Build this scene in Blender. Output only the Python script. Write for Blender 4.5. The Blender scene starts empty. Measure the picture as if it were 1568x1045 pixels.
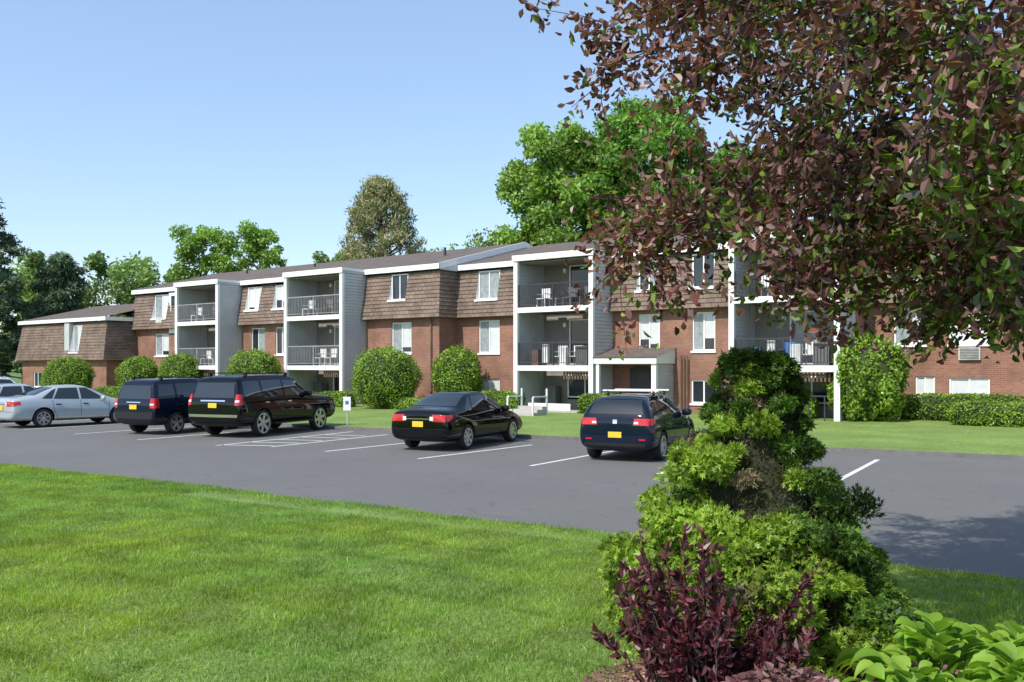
import bpy, math, random, bmesh
import numpy as np
from mathutils import Vector, Matrix
from mathutils.bvhtree import BVHTree
rng=np.random.default_rng(7); random.seed(5)
sc=bpy.context.scene
COL=sc.collection

# ---------------------------------------------------------------- materials
def new_mat(name):
    m=bpy.data.materials.new(name); m.use_nodes=True
    nt=m.node_tree; nt.nodes.clear()
    out=nt.nodes.new('ShaderNodeOutputMaterial')
    return m,nt,out
def N(nt,t,**k):
    n=nt.nodes.new(t)
    for a,b in k.items(): setattr(n,a,b)
    return n
def mixcol(nt,fac,a,b,mode='MIX'):
    n=nt.nodes.new('ShaderNodeMix'); n.data_type='RGBA'; n.blend_type=mode
    for sock,val in ((n.inputs[0],fac),(n.inputs[6],a),(n.inputs[7],b)):
        if isinstance(val,bpy.types.NodeSocket): nt.links.new(val,sock)
        elif isinstance(val,(int,float)): sock.default_value=val
        else: sock.default_value=(*val,1)
    return n.outputs[2]
def surf(name,col,rough=.8,metal=0,var=.25,scale=3.0,scale2=None,bump=0,bscale=40,col2=None,coat=0,spec=.5):
    m,nt,out=new_mat(name)
    b=N(nt,'ShaderNodeBsdfPrincipled'); nt.links.new(b.outputs[0],out.inputs[0])
    b.inputs['Roughness'].default_value=rough; b.inputs['Metallic'].default_value=metal
    b.inputs['Coat Weight'].default_value=coat; b.inputs['Coat Roughness'].default_value=.03
    b.inputs['Specular IOR Level'].default_value=spec
    tc=N(nt,'ShaderNodeTexCoord')
    n=N(nt,'ShaderNodeTexNoise'); n.inputs['Scale'].default_value=scale; n.inputs['Detail'].default_value=4; n.inputs['Roughness'].default_value=.65
    nt.links.new(tc.outputs['Object'],n.inputs['Vector'])
    c2=col2 if col2 else tuple(min(1,c*(1+var)) for c in col)
    c1=col if col2 else tuple(c*(1-var) for c in col)
    mr=N(nt,'ShaderNodeMapRange'); mr.inputs[1].default_value=.3; mr.inputs[2].default_value=.7
    nt.links.new(n.outputs['Fac'],mr.inputs[0])
    c=mixcol(nt,mr.outputs[0],c1,c2)
    if scale2:
        n2=N(nt,'ShaderNodeTexNoise'); n2.inputs['Scale'].default_value=scale2; n2.inputs['Detail'].default_value=3
        nt.links.new(tc.outputs['Object'],n2.inputs['Vector'])
        m2=N(nt,'ShaderNodeMapRange'); m2.inputs[1].default_value=.35; m2.inputs[2].default_value=.65; m2.inputs[3].default_value=.75; m2.inputs[4].default_value=1.2
        nt.links.new(n2.outputs['Fac'],m2.inputs[0])
        v=N(nt,'ShaderNodeVectorMath',operation='SCALE'); nt.links.new(c,v.inputs[0]); nt.links.new(m2.outputs[0],v.inputs['Scale'])
        c=v.outputs[0]
    nt.links.new(c,b.inputs['Base Color'])
    if bump:
        nb=N(nt,'ShaderNodeTexNoise'); nb.inputs['Scale'].default_value=bscale; nb.inputs['Detail'].default_value=3
        nt.links.new(tc.outputs['Object'],nb.inputs['Vector'])
        bp=N(nt,'ShaderNodeBump'); bp.inputs['Strength'].default_value=bump; bp.inputs['Distance'].default_value=.02
        nt.links.new(nb.outputs['Fac'],bp.inputs['Height']); nt.links.new(bp.outputs[0],b.inputs['Normal'])
    return m
def brickmat(name,c1,c2,mortar,bw,bh,ms,rough=.9,var=.5):
    m,nt,out=new_mat(name)
    b=N(nt,'ShaderNodeBsdfPrincipled'); nt.links.new(b.outputs[0],out.inputs[0]); b.inputs['Roughness'].default_value=rough
    tc=N(nt,'ShaderNodeTexCoord'); sp=N(nt,'ShaderNodeSeparateXYZ'); nt.links.new(tc.outputs['Object'],sp.inputs[0])
    ad=N(nt,'ShaderNodeMath',operation='ADD'); nt.links.new(sp.outputs[0],ad.inputs[0]); nt.links.new(sp.outputs[1],ad.inputs[1])
    cb=N(nt,'ShaderNodeCombineXYZ'); nt.links.new(ad.outputs[0],cb.inputs[0]); nt.links.new(sp.outputs[2],cb.inputs[1])
    br=N(nt,'ShaderNodeTexBrick'); nt.links.new(cb.outputs[0],br.inputs['Vector'])
    br.inputs['Scale'].default_value=1; br.inputs['Brick Width'].default_value=bw; br.inputs['Row Height'].default_value=bh
    br.inputs['Mortar Size'].default_value=ms; br.inputs['Color1'].default_value=(*c1,1); br.inputs['Color2'].default_value=(*c2,1); br.inputs['Mortar'].default_value=(*mortar,1)
    n=N(nt,'ShaderNodeTexNoise'); n.inputs['Scale'].default_value=1.1; n.inputs['Detail'].default_value=6; nt.links.new(tc.outputs['Object'],n.inputs['Vector'])
    mr=N(nt,'ShaderNodeMapRange'); mr.inputs[1].default_value=.3; mr.inputs[2].default_value=.7; mr.inputs[3].default_value=1-var/2; mr.inputs[4].default_value=1+var/2
    nt.links.new(n.outputs['Fac'],mr.inputs[0])
    v=N(nt,'ShaderNodeVectorMath',operation='SCALE'); nt.links.new(br.outputs['Color'],v.inputs[0]); nt.links.new(mr.outputs[0],v.inputs['Scale'])
    nt.links.new(v.outputs[0],b.inputs['Base Color'])
    bp=N(nt,'ShaderNodeBump'); bp.inputs['Strength'].default_value=.4; bp.inputs['Distance'].default_value=.01; bp.invert=True
    nt.links.new(br.outputs['Fac'],bp.inputs['Height']); nt.links.new(bp.outputs[0],b.inputs['Normal'])
    return m
def leafmat(name,cols,transl=.35,nscale=.5,gloss=.06,nvar=.35,world=None):
    m,nt,out=new_mat(name)
    g=N(nt,'ShaderNodeNewGeometry'); r=N(nt,'ShaderNodeValToRGB')
    el=r.color_ramp.elements
    while len(el)<len(cols): el.new(.5)
    for i,c in enumerate(cols):
        el[i].position=i/(len(cols)-1); el[i].color=(*c,1)
    nt.links.new(g.outputs['Random Per Island'],r.inputs[0])
    tc=N(nt,'ShaderNodeTexCoord'); n=N(nt,'ShaderNodeTexNoise'); n.inputs['Scale'].default_value=nscale; n.inputs['Detail'].default_value=1 if not world else 4
    nt.links.new(g.outputs['Position'] if world else tc.outputs['Object'],n.inputs['Vector'])
    mr=N(nt,'ShaderNodeMapRange'); mr.inputs[1].default_value=.35; mr.inputs[2].default_value=.65; mr.inputs[3].default_value=1-nvar; mr.inputs[4].default_value=1+nvar
    nt.links.new(n.outputs['Fac'],mr.inputs[0])
    v=N(nt,'ShaderNodeVectorMath',operation='SCALE'); nt.links.new(r.outputs[0],v.inputs[0]); nt.links.new(mr.outputs[0],v.inputs['Scale'])
    colo=v.outputs[0]
    if world:
        n2=N(nt,'ShaderNodeTexNoise'); n2.inputs['Scale'].default_value=.33; n2.inputs['Detail'].default_value=3; nt.links.new(g.outputs['Position'],n2.inputs['Vector'])
        m3=N(nt,'ShaderNodeMapRange'); m3.inputs[1].default_value=.4; m3.inputs[2].default_value=.62; nt.links.new(n2.outputs['Fac'],m3.inputs[0])
        t2=mixcol(nt,m3.outputs[0],(.88,1.0,1.2),(1.2,1.08,.8)); colo=mixcol(nt,1.0,colo,t2,'MULTIPLY')
    d=N(nt,'ShaderNodeBsdfDiffuse'); t=N(nt,'ShaderNodeBsdfTranslucent'); gl=N(nt,'ShaderNodeBsdfGlossy'); gl.inputs['Roughness'].default_value=.45
    gl.inputs['Color'].default_value=(.6,.65,.6,1)
    nt.links.new(colo,d.inputs[0]); 
    ty=mixcol(nt,.8,colo,(1.25,1.3,.5),'MULTIPLY')
    nt.links.new(ty,t.inputs[0])
    m1=N(nt,'ShaderNodeMixShader'); m1.inputs[0].default_value=transl; nt.links.new(d.outputs[0],m1.inputs[1]); nt.links.new(t.outputs[0],m1.inputs[2])
    m2=N(nt,'ShaderNodeMixShader'); m2.inputs[0].default_value=gloss; nt.links.new(m1.outputs[0],m2.inputs[1]); nt.links.new(gl.outputs[0],m2.inputs[2])
    nt.links.new(m2.outputs[0],out.inputs[0])
    return m

M={}
M['brick']=brickmat('brick',(.215,.092,.058),(.285,.128,.085),(.26,.18,.14),.22,.075,.010)
M['shingle']=brickmat('mansard_shingle',(.155,.110,.085),(.215,.155,.12),(.09,.062,.048),.32,.2,.012,var=.5)
M['roof']=surf('roof_shingle',(.12,.095,.08),.95,var=.25,scale=2,scale2=14)
M['siding']=surf('grey_siding',(.47,.485,.495),.6,var=.1,scale=1.5)
M['white']=surf('white_trim',(.8,.8,.79),.55,var=.05,scale=2)
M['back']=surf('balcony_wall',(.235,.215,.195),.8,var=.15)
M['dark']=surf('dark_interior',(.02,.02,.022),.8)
M['rail']=surf('rail_metal',(.30,.30,.30),.5)
M['raild']=surf('rail_dark',(.04,.04,.045),.5)
M['glass']=surf('window_glass',(.02,.026,.03),.06,var=.5,scale=.8,spec=.6)
M['blind']=surf('window_blind',(.6,.62,.62),.35,var=.12,scale=1.2,spec=.6)
M['curtain']=surf('window_curtain',(.27,.30,.31),.3,var=.3,scale=5,spec=.6)
M['concrete']=surf('concrete',(.42,.40,.37),.9,var=.15,scale=3,bump=.2)
M['acunit']=surf('ac_metal',(.5,.49,.45),.6)
M['louver']=surf('ac_louver',(.12,.12,.12),.6)
M['bark']=surf('bark',(.07,.05,.042),.95,var=.4,scale=8,bump=.6,bscale=25)
M['barkg']=surf('bark_grey',(.15,.13,.11),.95,var=.3,scale=4)
M['plastic_w']=surf('chair_plastic',(.7,.7,.7),.4)
M['plastic_b']=surf('chair_blue',(.05,.16,.42),.5)
M['wood']=surf('wood_slats',(.14,.085,.06),.8)

# ---------------------------------------------------------------- mesh helpers
def link(ob,parent=None):
    COL.objects.link(ob)
    if parent: ob.parent=parent
    return ob
def empty(name,loc=(0,0,0),rz=0):
    e=bpy.data.objects.new(name,None); e.location=loc; e.rotation_euler=(0,0,rz); e.empty_display_size=.3
    return link(e)
def pyobj(name,verts,faces,mat,parent=None,smooth=False):
    me=bpy.data.meshes.new(name); me.from_pydata([tuple(v) for v in verts],[],faces); me.materials.append(mat)
    if smooth: me.shade_smooth()
    me.update()
    return link(bpy.data.objects.new(name,me),parent)
def quads_obj(name,V,mat,parent=None):
    V=np.asarray(V,dtype=np.float32).reshape(-1,3); n=len(V)//4
    me=bpy.data.meshes.new(name)
    me.vertices.add(len(V)); me.vertices.foreach_set('co',V.ravel())
    me.loops.add(n*4); me.loops.foreach_set('vertex_index',np.arange(n*4,dtype=np.int32))
    me.polygons.add(n); me.polygons.foreach_set('loop_start',np.arange(0,n*4,4,dtype=np.int32))
    me.update(calc_edges=True); me.materials.append(mat)
    return link(bpy.data.objects.new(name,me),parent)
def unit(v): return v/np.maximum(np.linalg.norm(v,axis=-1,keepdims=True),1e-9)
def rvec(n): return unit(rng.normal(size=(n,3)))
def diamonds(C,A,B):
    return np.stack([C-A,C+B-A*.1,C+A,C-B-A*.1],axis=1)
def leaves(C,axis,L,W,normal=None):
    n=len(C); nr=rvec(n) if normal is None else normal
    a=unit(axis); b=unit(np.cross(a,nr))
    L=np.broadcast_to(L,(n,))[:,None]; W=np.broadcast_to(W,(n,))[:,None]
    return diamonds(C,a*L/2,b*W/2)
class Batch:
    def __init__(s): s.d={}
    def q(s,m,a,b,c,d): s.d.setdefault(m,[]).extend([a,b,c,d])
    def box(s,m,x0,x1,y0,y1,z0,z1):
        p=[(x,y,z) for z in(z0,z1) for y in(y0,y1) for x in(x0,x1)]
        for f in((0,2,3,1),(4,5,7,6),(0,1,5,4),(1,3,7,5),(3,2,6,7),(2,0,4,6)): s.q(m,*[p[i] for i in f])
    def flush(s,prefix,parent):
        for m,v in s.d.items(): quads_obj(prefix+'_'+m,np.array(v),M[m],parent)
        s.d={}
def cones(name,segs,mat,parent=None,k=7):
    V=[];F=[]
    for p0,p1,r0,r1 in segs:
        p0=Vector(p0);p1=Vector(p1); d=(p1-p0)
        if d.length<1e-5: continue
        d.normalize(); a=d.orthogonal().normalized(); b=d.cross(a); o=len(V)
        for p,r in((p0,r0),(p1,r1)):
            for i in range(k):
                t=2*math.pi*i/k; V.append(p+a*(r*math.cos(t))+b*(r*math.sin(t)))
        for i in range(k): F.append((o+i,o+(i+1)%k,o+k+(i+1)%k,o+k+i))
    return pyobj(name,V,F,mat,parent,smooth=True)
def limb(p0,p1,r0,r1,n=4,wob=.08):
    p0=Vector(p0);p1=Vector(p1); L=(p1-p0).length; out=[];prev=p0;pr=r0
    for i in range(1,n+1):
        t=i/n; p=p0.lerp(p1,t)
        if i<n: p=p+Vector(rng.normal(size=3)*wob*L/n*1.2)+Vector((0,0,.06*L*math.sin(t*math.pi)))
        r=r0+(r1-r0)*t; out.append((prev,p,pr,r)); prev=p;pr=r
    return out

# ---------------------------------------------------------------- ground
M['ground']=surf('ground_grass',(.10,.17,.035),.95,var=.3,scale=.25,scale2=6,bump=.3,bscale=30)
def sheet(name,pts,z,mat,parent=None):
    return pyobj(name,[(x,y,z) for x,y in pts],[tuple(range(len(pts)))],mat,parent)
sheet('ground',[(-900,-300),(900,-300),(900,1500),(-900,1500)],0,M['ground'])
m,nt,out=new_mat('asphalt')
b=N(nt,'ShaderNodeBsdfPrincipled'); nt.links.new(b.outputs[0],out.inputs[0]); b.inputs['Roughness'].default_value=.85
tc=N(nt,'ShaderNodeTexCoord')
n1=N(nt,'ShaderNodeTexNoise'); n1.inputs['Scale'].default_value=.35; n1.inputs['Detail'].default_value=7
n2=N(nt,'ShaderNodeTexNoise'); n2.inputs['Scale'].default_value=45; n2.inputs['Detail'].default_value=3
n3=N(nt,'ShaderNodeTexNoise'); n3.inputs['Scale'].default_value=1.6; n3.inputs['Detail'].default_value=5; n3.inputs['Distortion'].default_value=2
for n in(n1,n2,n3): nt.links.new(tc.outputs['Object'],n.inputs['Vector'])
c=mixcol(nt,n1.outputs['Fac'],(.112,.110,.105),(.152,.148,.140))
m3=N(nt,'ShaderNodeMapRange'); m3.inputs[1].default_value=.60; m3.inputs[2].default_value=.72; nt.links.new(n3.outputs['Fac'],m3.inputs[0])
c=mixcol(nt,m3.outputs[0],c,(.096,.094,.090))
mr=N(nt,'ShaderNodeMapRange'); mr.inputs[3].default_value=.6; mr.inputs[4].default_value=1.4; nt.links.new(n2.outputs['Fac'],mr.inputs[0])
v=N(nt,'ShaderNodeVectorMath',operation='SCALE'); nt.links.new(c,v.inputs[0]); nt.links.new(mr.outputs[0],v.inputs['Scale'])
nt.links.new(v.outputs[0],b.inputs['Base Color'])
bp=N(nt,'ShaderNodeBump'); bp.inputs['Strength'].default_value=.3; bp.inputs['Distance'].default_value=.01; nt.links.new(n2.outputs['Fac'],bp.inputs['Height']); nt.links.new(bp.outputs[0],b.inputs['Normal'])
M['asphalt']=m
near=[(-60,50.5),(-25,28.6),(-11.2,20.0),(-3.2,14.8),(1.41,11.6),(5.3,9.2),(14,3.7),(40,-12)]
far=[(40,4),(25,12.6),(11.65,20.9),(8.26,22.9),(.3,27.2),(-6.2,31.2),(-13.7,36.6),(-30,49),(-60,72)]
sheet('parking_lot',near+far,.004,M['asphalt'])
bld=[(-60,110),(60,110),(60,4.0)]
M['lawnfar']=surf('lawn_far',(.16,.24,.045),.95,var=.25,scale=.5,scale2=9,bump=.5,bscale=40)
lawn_far=sheet('lawn',far+bld,.10,M['lawnfar'])
def kerb(name,pl,side,z1=.105,w=.14):
    V=[];F=[]
    for i,(x,y) in enumerate(pl):
        a=Vector(pl[max(i-1,0)]);c=Vector(pl[min(i+1,len(pl)-1)]);d=(c-a).normalized();nn=Vector((-d.y,d.x))*side
        V+= [(x,y,0),(x,y,z1),(x+nn.x*w,y+nn.y*w,z1),(x+nn.x*w,y+nn.y*w,0)]
    for i in range(len(pl)-1):
        for j in range(3):
            F.append((i*4+j,i*4+4+j,i*4+5+j,i*4+1+j))
    return pyobj(name,V,F,M['concrete'])
M['kerbm']=surf('kerb_asphalt',(.15,.145,.14),.9,var=.2)
k=kerb('kerb',far[::-1],1); k.data.materials[0]=M['kerbm']
M['paint']=surf('line_paint',(.5,.5,.49),.8,col2=(.74,.74,.72),scale=7)
pb=[]
def pline(x0,y0,x1,y1,w=.11):
    d=Vector((x1-x0,y1-y0)).normalized(); nx,ny=-d.y*w/2,d.x*w/2
    pb.extend([(x0+nx,y0+ny,.009),(x0-nx,y0-ny,.009),(x1-nx,y1-ny,.009),(x1+nx,y1+ny,.009)])
pline(-2.18,21.2,.55,24.9)
pline(.4,19.7,3.1,24.0); pline(2.9,18.2,5.6,22.9); pline(5.96,16.9,8.4,21.0); 
pline(-4.7,23.0,-2.2,26.6)
pline(-8.0,24.7,-5.2,29.9)
for i in range(5):
    t=i/5; pline(-8.0+2.6*t+.1,24.9+4.6*t, -6.4+2.4*t,24.2+4.3*t+.4)
pline(-6.4,24.3,-3.9,28.6)
pline(-10.9,26.6,-8.2,31); pline(-13.8,28.8,-11,33.4); pline(-16.5,30.9,-13.5,35.6);pline(-19.3,33.2,-16.3,37.8)
quads_obj('parking_lines',np.array(pb),M['paint'])

# near lawn
M['lawnbase']=surf('lawn_base',(.15,.22,.045),.95,var=.3,scale=.6,scale2=25,bump=.6,bscale=60)
nl=[(-60,50.2),(-25,28.3),(-11.2,19.8),(-3.2,14.6),(1.41,11.4),(5.3,9.0),(14,3.5),(40,-12.2)]
lawn_near=sheet('lawn',nl+[(40,-60),(-60,-60)],.035,M['lawnbase'])
M['blade']=leafmat('grass_blade',[(.13,.235,.03),(.20,.325,.04),(.27,.40,.055),(.36,.42,.14)],.5,1.7,.035,.26,world=True)
def grasspatch(nm,nb):
    C=rng.uniform(-.56,.56,size=(nb,2)); h=rng.uniform(.022,.07,nb)*(1+.5*(rng.uniform(size=nb)<.06))
    base=np.c_[C,np.zeros(nb)]; ax=np.c_[rng.normal(0,.5,(nb,2)),np.ones(nb)]
    ax=unit(ax); cc=base+ax*(h/2)[:,None]
    V=leaves(cc,ax,h,.0068)
    o=quads_obj(nm,V,M['blade']); me=o.data; bpy.data.objects.remove(o); return me
patches=[grasspatch('grass_blades',3600) for _ in range(4)]
def yedge(x):
    xs=[p[0] for p in nl]; ys=[p[1] for p in nl]; return np.interp(x,xs,ys)
dd=Vector((.85,-.53)); nn_=Vector((.53,.85))
for i in range(-30,20):
    for j in range(-30,30):
        p=dd*i+nn_*j+Vector((0,.3))
        if p.y<4.6 or abs(p.x)>p.y*.6+1.2: continue
        if p.y>yedge(p.x)-.55: continue
        if p.y>19: continue
        if ((p.x-2.4)/1.8)**2+((p.y-5.8)/1.3)**2<1: continue
        o=bpy.data.objects.new('grass_blades',random.choice(patches)); o.location=(p.x,p.y,.03)
        s_=random.uniform(.8,1.2); o.scale=(1,1,s_)
        o.rotation_euler=(0,0,math.atan2(-.53,.85)+random.choice([0,1,2,3])*math.pi/2); link(o,lawn_near)
nE=30000
x=rng.uniform(-16,7,nE); y=yedge(x)-np.abs(rng.normal(0,.35,nE))+.10*np.sin(x*2.3)+.05*np.sin(x*7)+rng.normal(0,.04,nE)
E=np.c_[x,y,np.full(nE,.02)]; ax=unit(np.c_[rng.normal(0,.45,(nE,2)),np.ones(nE)]); h=rng.uniform(.03,.09,nE)
quads_obj('grass_edge',leaves(E+ax*(h/2)[:,None],ax,h,.008),M['blade'],lawn_near)
# mulch bed
M['mulch']=surf('mulch',(.2,.11,.075),.95,var=.5,scale=25,bump=1,bscale=50)
a=np.linspace(0,2*math.pi,40,endpoint=False)
bed=sheet('mulch_bed',[(2.5+2.1*math.cos(t),5.75+1.25*math.sin(t)+.08*math.sin(5*t)) for t in a],.06,M['mulch'])
C=np.c_[2.5+rng.uniform(-2.1,2.1,12000),5.75+rng.uniform(-1.25,1.25,12000),rng.uniform(.06,.09,12000)]
C=C[((C[:,0]-2.5)/2.12)**2+((C[:,1]-5.75)/1.27)**2<1]
M['chips']=leafmat('mulch_chips',[(.09,.045,.03),(.28,.17,.11),(.45,.31,.23)],0,2,.02)
axx=unit(rng.normal(size=(len(C),3))*np.array([1,1,.25]))
quads_obj('mulch_chips',leaves(C,axx,rng.uniform(.02,.06,len(C)),.015,np.tile([0,0,1.],(len(C),1))+rng.normal(0,.3,(len(C),3))),M['chips'],bed)

# ---------------------------------------------------------------- building
P0=(.18,42.9,0); RZ=math.atan2(-.6018,.7986)
B=empty('apartment_building',P0,RZ)
bt=Batch()
def window(s0,s1,z0,z1,Y,kind=None):
    f=.06; mid=(s0+s1)/2
    ks=kind or random.choice(['db','bd','cd','dd','cb','dc'])
    mm={'d':'glass','b':'blind','c':'curtain'}
    for i,(a_,b_,yy) in enumerate(((s0,mid,Y),(mid,s1,Y-.02))):
        kk=ks[i]
        if kk=='b' and random.random()<.55 and z1-z0>1.2:
            zc=z0+(z1-z0)*random.uniform(.12,.45)
            bt.q('glass',(a_,yy,z0),(b_,yy,z0),(b_,yy,zc),(a_,yy,zc)); bt.q('blind',(a_,yy,zc),(b_,yy,zc),(b_,yy,z1),(a_,yy,z1))
        else: bt.q(mm[kk],(a_,yy,z0),(b_,yy,z0),(b_,yy,z1),(a_,yy,z1))
    bt.box('white',s0-.01,s0+f,Y-.05,Y+.03,z0,z1); bt.box('white',s1-f,s1+.01,Y-.05,Y+.03,z0,z1)
    bt.box('white',mid-.03,mid+.03,Y-.052,Y+.03,z0,z1)
    bt.box('white',s0+f,s1-f,Y-.048,Y+.03,z1-f,z1+.003); bt.box('white',s0+f,s1-f,Y-.048,Y+.03,z0-.003,z0+f)
def wall(m,s0,s1,z0,z1,Y,holes=(),rec=.1):
    ss=sorted({s0,s1,*[h[0] for h in holes],*[h[1] for h in holes]}); zs=sorted({z0,z1,*[h[2] for h in holes],*[h[3] for h in holes]})
    for a_,b_ in zip(ss,ss[1:]):
        for c_,d_ in zip(zs,zs[1:]):
            ms,mz=(a_+b_)/2,(c_+d_)/2
            if any(h[0]<ms<h[1] and h[2]<mz<h[3] for h in holes): continue
            bt.q(m,(a_,Y,c_),(b_,Y,c_),(b_,Y,d_),(a_,Y,d_))
    for i,h in enumerate(holes):
        a_,b_,c_,d_=h[:4]; Z=Y+rec
        bt.q(m,(a_,Y,c_),(a_,Z,c_),(a_,Z,d_),(a_,Y,d_)); bt.q(m,(b_,Y,c_),(b_,Y,d_),(b_,Z,d_),(b_,Z,c_))
        bt.q(m,(a_,Y,d_),(a_,Z,d_),(b_,Z,d_),(b_,Y,d_)); bt.q('white',(a_,Y,c_),(b_,Y,c_),(b_,Z,c_),(a_,Z,c_))
        bt.box('white',a_-.05,b_+.05,Y-.06,Y+.0,c_-.09,c_-.003)
        window(a_,b_,c_,d_,Z,h[4] if len(h)>4 else None)
def laps_side(s,face,Y0,Y1,z0,z1,m='siding',st=.16):
    z=z0
    while z<z1-.01:
        zt=min(z+st,z1); o=.034*face
        bt.q(m,(s+o,Y0,z),(s+o,Y1,z),(s,Y1,zt),(s,Y0,zt)); bt.q(m,(s,Y0,z),(s,Y1,z),(s+o,Y1,z),(s+o,Y0,z)); z=zt
def laps_front(Y,s0,s1,z0,z1,m='siding',st=.14,holes=()):
    z=z0
    while z<z1-.01:
        zt=min(z+st,z1); zm=(z+zt)/2
        iv=[(s0,s1)]
        for h in holes:
            if h[2]-.02<zm<h[3]+.02: iv=[w for (p,q) in iv for w in ((p,min(q,h[0])),(max(p,h[1]),q)) if w[1]-w[0]>.01]
        for p,q in iv:
            bt.q(m,(p,Y-.02,z),(q,Y-.02,z),(q,Y,zt),(p,Y,zt)); bt.q(m,(p,Y,z),(q,Y,z),(q,Y-.02,z),(p,Y-.02,z))
        z=zt
def mansard(s0,s1,Yw,zb,zt,wins=(),over=.38,endL=False,endR=False):
    yb=Yw-over; yt=Yw+.05
    ys=lambda z: yb+(yt-yb)*(z-zb)/(zt-zb)
    st=.2; z=zb
    while z<zt-.01:
        z2=min(z+st,zt); zm=(z+z2)/2; iv=[(s0,s1)]
        for h in wins:
            if h[2]-.02<zm<h[3]+.02: iv=[w for (p,q) in iv for w in ((p,min(q,h[0])),(max(p,h[1]),q)) if w[1]-w[0]>.01]
        for p,q in iv:
            x=p
            while x<q-.001:
                x2=min(q,x+random.uniform(.5,1.6))
                if q-x2<.3: x2=q
                o=.035+random.uniform(-.012,.016)
                bt.q('shingle',(x,ys(z)-o,z),(x2,ys(z)-o,z),(x2,ys(z2),z2),(x,ys(z2),z2))
                bt.q('shingle',(x,ys(z),z),(x2,ys(z),z),(x2,ys(z)-o,z),(x,ys(z)-o,z)); x=x2
        z=z2
    bt.q('wood',(s0,yb-.02,zb-.001),(s0,Yw,zb-.001),(s1,Yw,zb-.001),(s1,yb-.02,zb-.001))
    for h in wins:
        a_,b_,c_,d_=h[:4]; Z=Yw+.06
        for e in(a_,b_): bt.q('white',(e,ys(c_)-.03,c_),(e,Z,c_),(e,Z,d_),(e,ys(d_),d_))
        bt.q('white',(a_,ys(c_)-.06,c_),(b_,ys(c_)-.06,c_),(b_,Z,c_),(a_,Z,c_))
        bt.box('white',a_-.06,b_+.06,ys(c_)-.09,ys(c_)-.0,c_-.1,c_-.002)
        bt.q('dark',(a_,ys(d_),d_),(a_,Z,d_),(b_,Z,d_),(b_,ys(d_),d_))
        window(a_,b_,c_,d_,Z,h[4] if len(h)>4 else None)
    for flag,s,sg in((endL,s0,-1),(endR,s1,1)):
        if not flag: continue
        z=zb
        while z<zt-.01:
            z2=min(z+st,zt)
            so=lambda zz: s+sg*(.3*(1-(zz-zb)/(zt-zb)))
            yend=Yw+2.2
            bt.q('shingle',(so(z)+sg*.03,ys(z)-.03,z),(so(z)+sg*.03,yend,z),(so(z2),yend,z2),(so(z2),ys(z2),z2))
            bt.q('shingle',(s,ys(z)-.03,z),(so(z)+sg*.03,ys(z)-.03,z),(so(z2),ys(z2),z2),(s,ys(z2),z2))
            z=z2
def chair(s,Y,z,m):
    bt.box(m,s-.25,s+.25,Y-.25,Y+.22,z+.4,z+.44)
    bt.box(m,s-.25,s+.25,Y+.22,Y+.26,z+.4,z+.92)
    for a_ in(-.24,.2):
        for b_ in(-.24,.18): bt.box(m,s+a_,s+a_+.04,Y+b_,Y+b_+.04,z,z+.4)
        bt.box(m,s+a_,s+a_+.05,Y-.25,Y+.22,z+.62,z+.65)
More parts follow.
